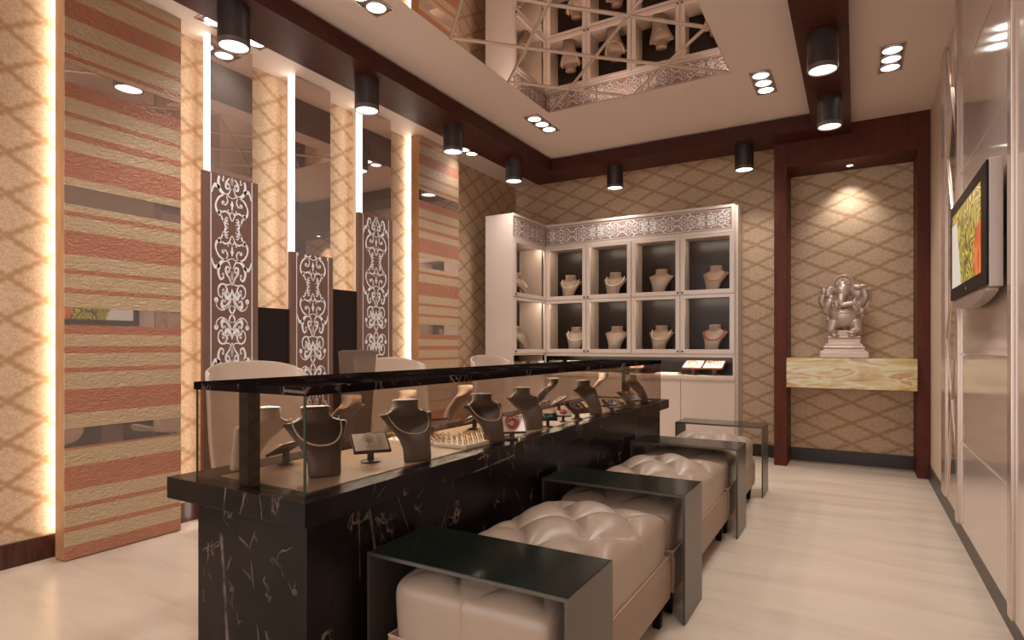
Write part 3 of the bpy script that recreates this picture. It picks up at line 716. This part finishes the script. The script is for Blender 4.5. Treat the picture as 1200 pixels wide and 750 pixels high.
# ---------------------------------------------------------------- card stands, loops
def loops(kind):
    mb = MB(); rr = random.Random(kind)
    n = {'pearl': 3, 'gold': 1, 'red': 6, 'chain': 4, 'blue': 3}.get(kind, 2)
    for k in range(n):
        cx, cy = rr.uniform(-.012, .012), rr.uniform(-.012, .012); rx, ry = rr.uniform(.02, .036), rr.uniform(.016, .028); a0 = rr.uniform(0, PI)
        P = [(cx+rx*math.cos(a)*math.cos(a0)-ry*math.sin(a)*math.sin(a0), cy+rx*math.cos(a)*math.sin(a0)+ry*math.sin(a)*math.cos(a0), .0035+k*.0016+.001*math.sin(3*a)) for a in [2*PI*i/28 for i in range(28)]]
        if kind in ('pearl', 'chain'):
            for p in P: mb.ell(p, (.0028,)*3, 6)
        else: mb.tube(P, .0024, 6, loop=True)
    return mb
def card_stand(label, jl, loc, rz, kind, jm, sm, cm_, sc=1.0, tilt=.5):
    t = thing('card_stand', label, 'display stand', loc, rz, 'jewellery card stands'); t.scale = (sc,)*3
    obj('foot', MB().lathe([(.030, 0), (.032, .003), (.028, .006)], seg=20), sm, t, local=True, smooth='auto')
    obj('post', MB().box(-.010, .010, -.008, .008, .006, .05), sm, t, local=True)
    R = Matrix.Translation((0, 0, .062))@Matrix.Rotation(tilt, 4, 'X')
    obj('board', MB().box(-.060, .060, -.050, .050, -.005, .004).xf(R), sm, t, local=True, bevel=.0015)
    obj('card', MB().box(-.054, .054, -.044, .044, .004, .0055).xf(R), cm_, t, local=True)
    j = obj('jewellery', loops(kind), jm, local=True, smooth=True)
    j.name = {'red': 'bangle_coil', 'blue': 'bead_string', 'gold': 'gold_bracelet'}.get(kind, 'necklace')
    j.location = Vector(loc)+Matrix.Rotation(rz, 3, 'Z')@(Matrix.Scale(sc, 3)@(Vector((0, 0, .062))+Matrix.Rotation(tilt, 3, 'X')@Vector((0, 0, .0055)))); j.rotation_euler = (Matrix.Rotation(rz, 3, 'Z')@Matrix.Rotation(tilt, 3, 'X')).to_euler(); j.scale = (sc,)*3
    tag(j, jl, {'red': 'bangle', 'gold': 'bracelet'}.get(kind, 'necklace'), 'jewellery laid on card stands')
SH = .84
for px, kd, jm, lb in ((607, 'gold', M_GOLD, 'leftmost'), (628, 'gold', M_GOLD, 'second from the left'), (650, 'chain', M_SILVER, 'third from the left'), (671, 'gold', M_GOLD, 'fourth from the left'), (746, 'red', M_RED, 'middle')):
    Yc = 6.42 if px > 640 else (5.80 if px < 620 else 6.07)
    card_stand(f'small card stand on the open cabinet shelf, {lb}', f'jewellery on the {lb} card stand of the open cabinet shelf', (onY(px, Yc), Yc, SH), .1, kd, jm, M_STAND, M_CARD, 1.5)
card_stand('card stand with golden bracelet, the left of two at the cabinet shelf end', 'golden bracelet on white card at the right of the cabinet shelf', (onY(813, 6.38), 6.38, SH), -.1, 'gold', M_GOLD, M_STAND, M_CARD, 1.75, .45)
card_stand('card stand with silver coils at the right end of the cabinet shelf', 'tangled silver necklace on white card at the right end of the cabinet shelf', (onY(837, 6.38), 6.38, SH), -.1, 'chain', M_SILVER, M_STAND, M_CARD, 1.75, .45)
o = obj('jewellery_tray', MB().box(onY(770, 6.4), onY(797, 6.4), 6.31, 6.49, SH, SH+.012).box(onY(770, 6.4)+.01, onY(797, 6.4)-.01, 6.32, 6.48, SH+.012, SH+.02), M_CARD, bevel=.002); tag(o, 'flat white tray on the open cabinet shelf beside the card stands', 'tray')

# ---------------------------------------------------------------- glass display counter
ZT = .735
ctr = thing('display_counter', 'long black marble display counter with a glass case on top', 'counter', (-1.55, 2.8, 0))
obj('marble_base', MB().box(-1.80, -1.30, 1.115, 4.49, 0, .668), M_MARBLE, ctr, bevel=.002)
obj('counter_slab', MB().box(-1.885, -1.25, 1.065, 4.56, .668, ZT), M_MARBLE, ctr, bevel=.002)
GX0, GX1, GY0, GY1 = -1.772, -1.282, 1.093, 4.44
obj('top_slab', MB().box(GX0-.006, GX1+.006, GY0-.006, GY1+.006, 1.014, 1.038), M_MTOP, ctr, bevel=.0015)
obj('case_floor', MB().box(GX0+.03, GX1-.05, GY0+.06, GY1-.06, ZT, ZT+.003), M_CASEFLOOR, ctr)
g = 0.006
for nm_, b in (('front_pane', (GX1-g, GX1, GY0, GY1)), ('near_end_pane', (GX0+g, GX1-g, GY0, GY0+g)), ('far_end_pane', (GX0+g, GX1-g, GY1-g, GY1)), ('rear_pane', (GX0, GX0+g, GY0, GY1))):
    obj(nm_, MB().box(*b, ZT+.0005, 1.0135), M_GLASS, ctr)
obj('glass_edge', MB().box(GX1-.0045, GX1+.0008, GY0-.0008, GY0+.0045, ZT+.001, 1.0135), M_GEDGE, ctr)
obj('glass_edge', MB().box(GX0-.0008, GX0+.004, GY0-.0008, GY0+.0035, ZT+.001, 1.0135), M_GEDGE, ctr)
obj('glass_edge', MB().box(GX1-.003, GX1+.0008, GY1-.003, GY1+.0008, ZT+.001, 1.0135), M_GEDGE, ctr)
obj('post', MB().box(-1.575, -1.533, 1.102, 1.142, ZT, 1.013), M_BLACK, ctr)
obj('post', MB().box(-1.56, -1.51, 4.36, 4.40, ZT, 1.013), M_BLACK, ctr)
obj('light_tube', MB().box(GX0+.02, GX0+.035, GY0+.15, GY1-.15, 1.004, 1.012), M_CASELED, ctr)

ZF = ZT+.0035
def onfloor(px, py, z=ZF):
    t = (1.15-z)*f_/(py-hy_); u = (px-cx_)/f_
    return t*(-math.sin(th_)+u*math.cos(th_)), t*(math.cos(th_)+u*math.sin(th_))
def B(pix, face, label, m=M_BUST, neck=None, nl=None, nm=None, r=.0042, sc=.9, depth=.085):
    rz = math.atan2(face[1], face[0])+PI/2
    x, y = onfloor(*pix); n_ = math.hypot(*face)
    x -= .036*sc*face[0]/n_; y -= .036*sc*face[1]/n_
    bust((x, y, ZF), rz, sc, m, label, GC, neck, nl, nm, r, depth)
B((381, 558), (.9, -.43), 'dark bust in the counter case nearest the camera, wearing pearls', M_BUSTD, 'beads', 'pearl necklace on the nearest bust in the counter', M_PEARL, sc=.95)
B((490, 540), (.9, -.43), 'dark bust in the counter behind the pearl card, second along the customer side', M_BUSTD, 'beads', 'thin pearl string on the second bust along the customer side', M_PEARL, .0032, .95)
B((580, 518), (.9, -.4), 'dark bust with pearls just before the red coils in the counter', M_BUSTD, 'beads', 'pearl string on the bust just before the red coils', M_PEARL)
B((627, 503), (.92, -.35), 'dark bust just behind the red coils in the counter', M_BUSTD, 'cord', 'fine chain on the bust just behind the red coils', M_GOLD, .0014)
B((699, 486), (.95, -.3), 'dark bust near the far end of the counter before the ring rows', M_BUSTD, 'cord', 'fine silver chain on the bust before the far ring rows', M_SILVER, .0014)
B((755, 472), (.99, -.1), 'farthest dark bust in the counter beside the far post, red cord', M_BUSTD, 'cord', 'red cord necklace on the farthest dark bust in the counter', M_RED, .003)
B((286, 549), (-.95, .0), 'pale bust beside the near black post in the counter', M_BUSTW, 'cord', 'blue cord on the pale bust beside the near black post', M_BLUE, .002, .95)
B((388, 516), (-.95, -.2), 'taupe bust on the staff side behind the pearl card', M_BUST, 'beads', 'small bead string on the staff-side bust behind the pearl card', M_PEARL, .003)
B((457, 505), (-.95, -.1), 'pale bust on the staff side partly hidden by the second dark bust', M_BUSTW)
B((525, 494), (-.95, -.2), 'brightly lit pale bust with yellow cord on the staff side', M_BUSTW, 'cord', 'yellow cord on the brightly lit pale bust', M_GOLD, .003)
B((630, 478), (-.95, -.2), 'taupe bust with thick chain on the staff side beyond the red coils', M_BUSTD, 'beads', 'thick chain on the taupe staff-side bust beyond the red coils', M_SILVER)
B((692, 466), (-.95, -.2), 'pale bust with red cord near the far post', M_BUSTW, 'cord', 'red cord necklace on the pale bust near the far post', M_RED, .003)
card_stand('dark card stand with pearls between the first two dark busts', 'pearl strings on the card between the first two dark busts', (*onfloor(434, 541), ZF), .95, 'pearl', M_PEARL, M_STANDD, M_CARD, 1.08)
card_stand('red-brown card stand just right of the second dark bust in the counter', 'gold loop on the red-brown stand just right of the second dark bust', (*onfloor(505, 513), ZF), -1.9, 'gold', M_GOLD, M_STAND, M_CARD)
card_stand('dark card stand under the pale bust beside the near post', 'chain on the dark stand under the near pale bust', (*onfloor(335, 544), ZF), -1.4, 'chain', M_SILVER, M_STANDD, M_CARD, .9)
card_stand('dark card stand beside the brightly lit pale bust', 'chain on the dark stand beside the brightly lit pale bust', (*onfloor(556, 503), ZF), -1.4, 'chain', M_SILVER, M_STANDD, M_CARD, .95)
card_stand('card stand holding the red coil in the middle of the counter', 'coiled red bangles in the middle of the counter', (*onfloor(600, 514), ZF), .7, 'red', M_RED, M_STANDD, M_CARD, 1.0, .7)
card_stand('red-brown card stand behind the blue beads', 'silver chain on the red-brown stand behind the blue beads', (*onfloor(634, 488), ZF), -1.3, 'chain', M_SILVER, M_STAND, M_CARDF, 1.0)
card_stand('low card stand with blue beads in the counter', 'blue bead string in the counter', (*onfloor(642, 500), ZF), .5, 'blue', M_BLUE, M_STANDD, M_CARDF, .8, .3)
card_stand('card stand with the second, smaller red coil', 'smaller red bead coil beside the blue beads', (*onfloor(660, 494), ZF), .5, 'red', M_RED, M_STANDD, M_CARD, .7, .3)
card_stand('long red-brown card stand with silver coil on the far half', 'silver coil on the long red-brown stand', (*onfloor(655, 483), ZF), -1.2, 'pearl', M_SILVER, M_STAND, M_CARD, 1.1)
card_stand('dark tilted card stand left of the fifth dark bust', 'fine chain on the tilted stand left of the fifth dark bust', (*onfloor(676, 491), ZF), 1.1, 'chain', M_SILVER, M_STANDD, M_CARDF, 1.0)
card_stand('dark tilted card stand right of the fifth dark bust', 'fine chain on the tilted stand right of the fifth dark bust', (*onfloor(717, 484), ZF), 1.1, 'chain', M_SILVER, M_STANDD, M_CARDF, .9)
card_stand('dark tilted card stand beside the far post', 'fine chain on the tilted stand beside the far post', (*onfloor(737, 477), ZF), 1.1, 'chain', M_SILVER, M_STANDD, M_CARDF, 1.15)
# ring trays
def ring_tray(x0, x1, y0, y1, nx, ny, label, rl, g, m, rm_):
    t = thing('ring_tray', label, 'tray', ((x0+x1)/2, (y0+y1)/2, ZF))
    obj('board', MB().box(x0, x1, y0, y1, ZF, ZF+.014), m, t, bevel=.002)
    sl = MB()
    for i in range(nx):
        x = x0+(x1-x0)*(i+.5)/nx
        for j in range(ny):
            y = y0+(y1-y0)*(j+.5)/ny; sl.box(x-.007, x+.007, y-.0025, y+.0025, ZF+.0141, ZF+.0146)
    obj('slots', sl, M_BLACK, t)
    first = None
    for i in range(nx):
        for j in range(ny):
            p = (x0+(x1-x0)*(i+.5)/nx, y0+(y1-y0)*(j+.5)/ny, ZF+.0146)
            if not first:
                mb = MB().tube([(.0075*math.cos(a), 0, .0083+.0075*math.sin(a)) for a in [2*PI*k/14 for k in range(14)]], .0011, 5, loop=True); mb.ell((0, 0, .0172), (.0028, .0028, .0022), 6)
                o = first = obj('ring', mb, rm_, local=True, smooth=True)
            else: o = first.copy(); C.objects.link(o)
            o.location = p; o.rotation_euler = (0, 0, 0); tag(o, rl, 'ring', g)
ring_tray(-1.74, -1.52, 1.90, 2.10, 7, 7, 'white ring tray on the staff side of the counter, gold rings', 'small gold ring in rows on the white tray of the staff side', 'gold rings on the staff-side tray', M_CARD, M_GOLD)
ring_tray(-1.50, -1.335, 1.93, 2.30, 6, 10, 'long white ring tray beside the front glass, gold rings', 'small gold ring in rows on the white tray beside the front glass', 'gold rings on the front tray', M_CARD, M_GOLD)
ring_tray(-1.47, -1.33, 3.72, 4.00, 4, 9, 'brown ring tray near the far end of the counter', 'small gold ring in rows on the brown far tray', 'gold rings on the far brown tray', M_STANDD, M_GOLD)
ring_tray(-1.60, -1.50, 3.5, 3.72, 3, 6, 'small white ring tray behind the fifth dark bust', 'small gold ring on the tray behind the fifth dark bust', 'gold rings behind the fifth dark bust', M_CARD, M_GOLD)

# ---------------------------------------------------------------- chairs behind the counter
def chair():
    t = thing('shell_chair', '', 'chair', (0, 0, 0), 0, 'pale shell chairs behind the counter')
    # profile from the seat front (+x) over the seat to the top of the back (-x); facing +x
    prof = catmull([(.25, 0, .43), (.22, 0, .455), (.1, 0, .455), (-.05, 0, .45), (-.16, 0, .47), (-.215, 0, .56), (-.235, 0, .72), (-.25, 0, .90), (-.262, 0, 1.04), (-.268, 0, 1.075)], 5)
    n = len(prof); rows = []
    for i, p in enumerate(prof):
        q = i/(n-1)
        hw_ = .235 if q < .35 else .235+.03*min(1, (q-.35)/.3)
        if q > .92: hw_ *= .98
        row = []
        for k in range(21):
            a = -1+2*k/20
            y = hw_*math.sin(a*PI/2)/1.0
            fwd = .10*abs(a)**2.2*min(1, max(0, (q-.3)/.25))
            up = .05*abs(a)**3*(1 if q < .5 else 0) - (.07*abs(a)**2.4)*max(0, (q-.8)/.2)
            row.append((p.x+fwd, y, p.z+up))
        rows.append(row)
    o = obj('shell', MB().rings(rows, closed=False, cap=False), M_CHAIR, t, local=True, smooth=True)
    so_ = o.modifiers.new('solid', 'SOLIDIFY'); so_.thickness = .016; so_.offset = 0
    ss = o.modifiers.new('sub', 'SUBSURF'); ss.levels = 1; ss.render_levels = 1
    obj('stem', MB().lathe([(.024, .02), (.024, .40), (.07, .425), (.09, .445)]), M_CHROME, t, local=True, smooth='auto')
    obj('foot_disc', MB().lathe([(.20, 0), (.205, .006), (.17, .014), (.03, .024)], seg=36), M_CHROME, t, local=True, smooth='auto')
    return t
ch0 = chair(); ch0.location = (-2.33, 1.86, 0); ch0['label'] = 'pale shell chair behind the near end of the counter'
ch0.rotation_euler = (0, 0, .0)
dup(ch0, (-2.33, 2.87, 0), 0, 'pale shell chair behind the middle of the counter, right of the dark pedestal')
dup(ch0, (-2.33, 3.99, 0), 0, 'pale shell chair behind the far part of the counter, beside the cabinet')
pd = MB(); pd.rings([[(-.06*k, -.085*k, z), (.06*k, -.085*k, z), (.06*k, .085*k, z), (-.06*k, .085*k, z)] for k, z in ((1.05, 0), (.62, .55), (.78, .8), (1.0, 1.12))])
pd.rings([[(-.05, -.07, z), (.05, -.07, z), (.05, .07, z), (-.05, .07, z)] for z in (1.12, 1.125)])
o = obj('pedestal', pd, M_PED, local=True, bevel=.003); o.location = (-2.35, 2.36, 0); tag(o, 'dark brown flared pedestal standing between the first two pale chairs', 'pedestal')

# ---------------------------------------------------------------- ottomans
def cushion_mesh(hx, hy, z0, z1):
    """tufted cushion; x across, y along"""
    N = 84; hz = (z1-z0)/2; zc_ = (z0+z1)/2; e = 7.0; verts = {}; mb = MB()
    nx, ny = 4.0, 2*round(3*hy/hx/2*1.0)+0.0
    def tuft(x, y):
        a = (x/hx*.5+.5)*nx; b = (y/hy*.5+.5)*ny
        u, v = a+b, a-b
        c = (abs(math.sin(PI*u/2))*abs(math.sin(PI*v/2)))
        # shift alternate buttons: deep buttons at lattice points, creases along diagonals
        cu = abs(math.sin(PI*u/2))**.5; cv = abs(math.sin(PI*v/2))**.5
        return cu*cv
    def vert(p):
        key = tuple(round(c, 5) for c in p)
        if key in verts: return verts[key]
        x, y, z = p
        nrm = (abs(x)**e+abs(y)**e+abs(z)**e)**(1/e); mxx = max(abs(x), abs(y), abs(z)); k = mxx/nrm
        if z > 0:
            r_ = max(abs(x), abs(y)); k = max(r_, z)/max(1e-9, (r_**5+z**5)**.2); x, y, z = x*k, y*k, z*k
        if 1:
            k = max(abs(x), abs(y))/max(1e-9, (abs(x)**14+abs(y)**14)**(1/14)); x, y = x*k, y*k
        X, Y, Z = x*hx, y*hy, z*hz
        wz = max(0, z)**3
        edge = (1-abs(x)**4)*(1-abs(y)**4)
        if z > 0:
            T = tuft(X*.98, Y*.98)
            Z += wz*(.055*(T-.5)*min(1, edge*1.3)) + .035*wz*(1-x*x)*(1-y*y)
        side = 1-max(0, z)**4
        # vertical seams on the sides, fading downward
        sX = abs(math.sin(PI*(X/hx*.5+.5)*nx/2)); sY = abs(math.sin(PI*(Y/hy*.5+.5)*ny/2))
        if abs(y) > .9: Y += math.copysign(.012*(sX**.25-1)*max(0, .5+z*.5), y)
        if abs(x) > .9: X += math.copysign(.012*(sY**.25-1)*max(0, .5+z*.5), x)
        bul = 1+.015*(1-z*z); X *= bul
        verts[key] = len(mb.v); mb.v.append((X, Y, zc_+Z)); return verts[key]
    def grid(f, n1, n2):
        for i in range(n1):
            for j in range(n2):
                mb.f.append(tuple(vert(f(-1+2*a/n1, -1+2*b/n2)) for a, b in ((i, j), (i+1, j), (i+1, j+1), (i, j+1))))
    grid(lambda a, b: (a, b, 1), N, N); grid(lambda a, b: (b, a, -1), N, N)
    grid(lambda a, b: (1, a, b), N, N); grid(lambda a, b: (-1, b, a), N, N)
    grid(lambda a, b: (a, -1, b), N, N); grid(lambda a, b: (b, 1, a), N, N)
    return mb
def u_arm(mb_list, y0, y1, x0=-.33, x1=.33, h=.532, t=.010):
    return MB().prism([(x0, y0, 0), (x0, y0, h), (x1, y0, h), (x1, y0, 0), (x1-t, y0, 0), (x1-t, y0, h-t), (x0+t, y0, h-t), (x0+t, y0, 0)], (0, y1-y0, 0))
AX = -.935
arms = [1.31, 2.45, 3.70, 4.80]; AD = .305
labels = ['tufted taupe ottoman bench nearest the camera with dark glass arm table', 'middle tufted taupe ottoman bench with dark glass arm table', 'farthest tufted taupe ottoman bench by the cabinet, with arm tables at both ends']
cush0 = None
for i in range(3):
    y0 = arms[i]; y1 = arms[i+1]; yc = (y0+y1)/2; ln = (y1-.04)-(y0+.03)
    t = thing('ottoman', labels[i], 'ottoman', (AX, yc, 0), 0, 'tufted ottoman benches')
    def arm_part(a0):
        a = obj('arm_table', u_arm(None, a0-yc, a0+AD-yc), M_STEEL, t, local=True)
        obj('glass_top', MB().box(-.326, .326, a0-yc+.004, a0+AD-yc-.004, .532, .5335), M_STEELT, a, local=True)
    arm_part(y0)
    yl = y0+.025-yc; yh = y1-.02-yc
    hy2 = (yh-yl)/2; yo = (yh+yl)/2
    cu = obj('cushion', cushion_mesh(.268, hy2-.005, .285, .475).xf(Matrix.Translation((0, yo, 0))), M_LEATHER, t, local=True, smooth=True)
    obj('base', MB().rings([[(-a, yl+.003, z), (a, yl+.003, z), (a, yh-.003, z), (-a, yh-.003, z)] for a, z in ((.276, .11), (.279, .24), (.274, .283))]), M_LEATHER2, t, local=True, bevel=.006)
    obj('piping', MB().tube([(.272*sx, yo+sy*(hy2-.006), .285) for sx, sy in ((-1, -1), (1, -1), (1, 1), (-1, 1))], .004, 8, loop=True), M_SEAM, t, local=True, smooth=True)
    for sx in (-1, 1):
        for yy in (yl+.07, yh-.05):
            obj('leg', MB().rings([[(sx*.235+a*k, yy+b*k, z) for a, b in ((-1, -1), (1, -1), (1, 1), (-1, 1))] for k, z in ((.014, 0), (.022, .115))]), M_BLACK, t, local=True)
    if i == 2: arm_part(arms[3])
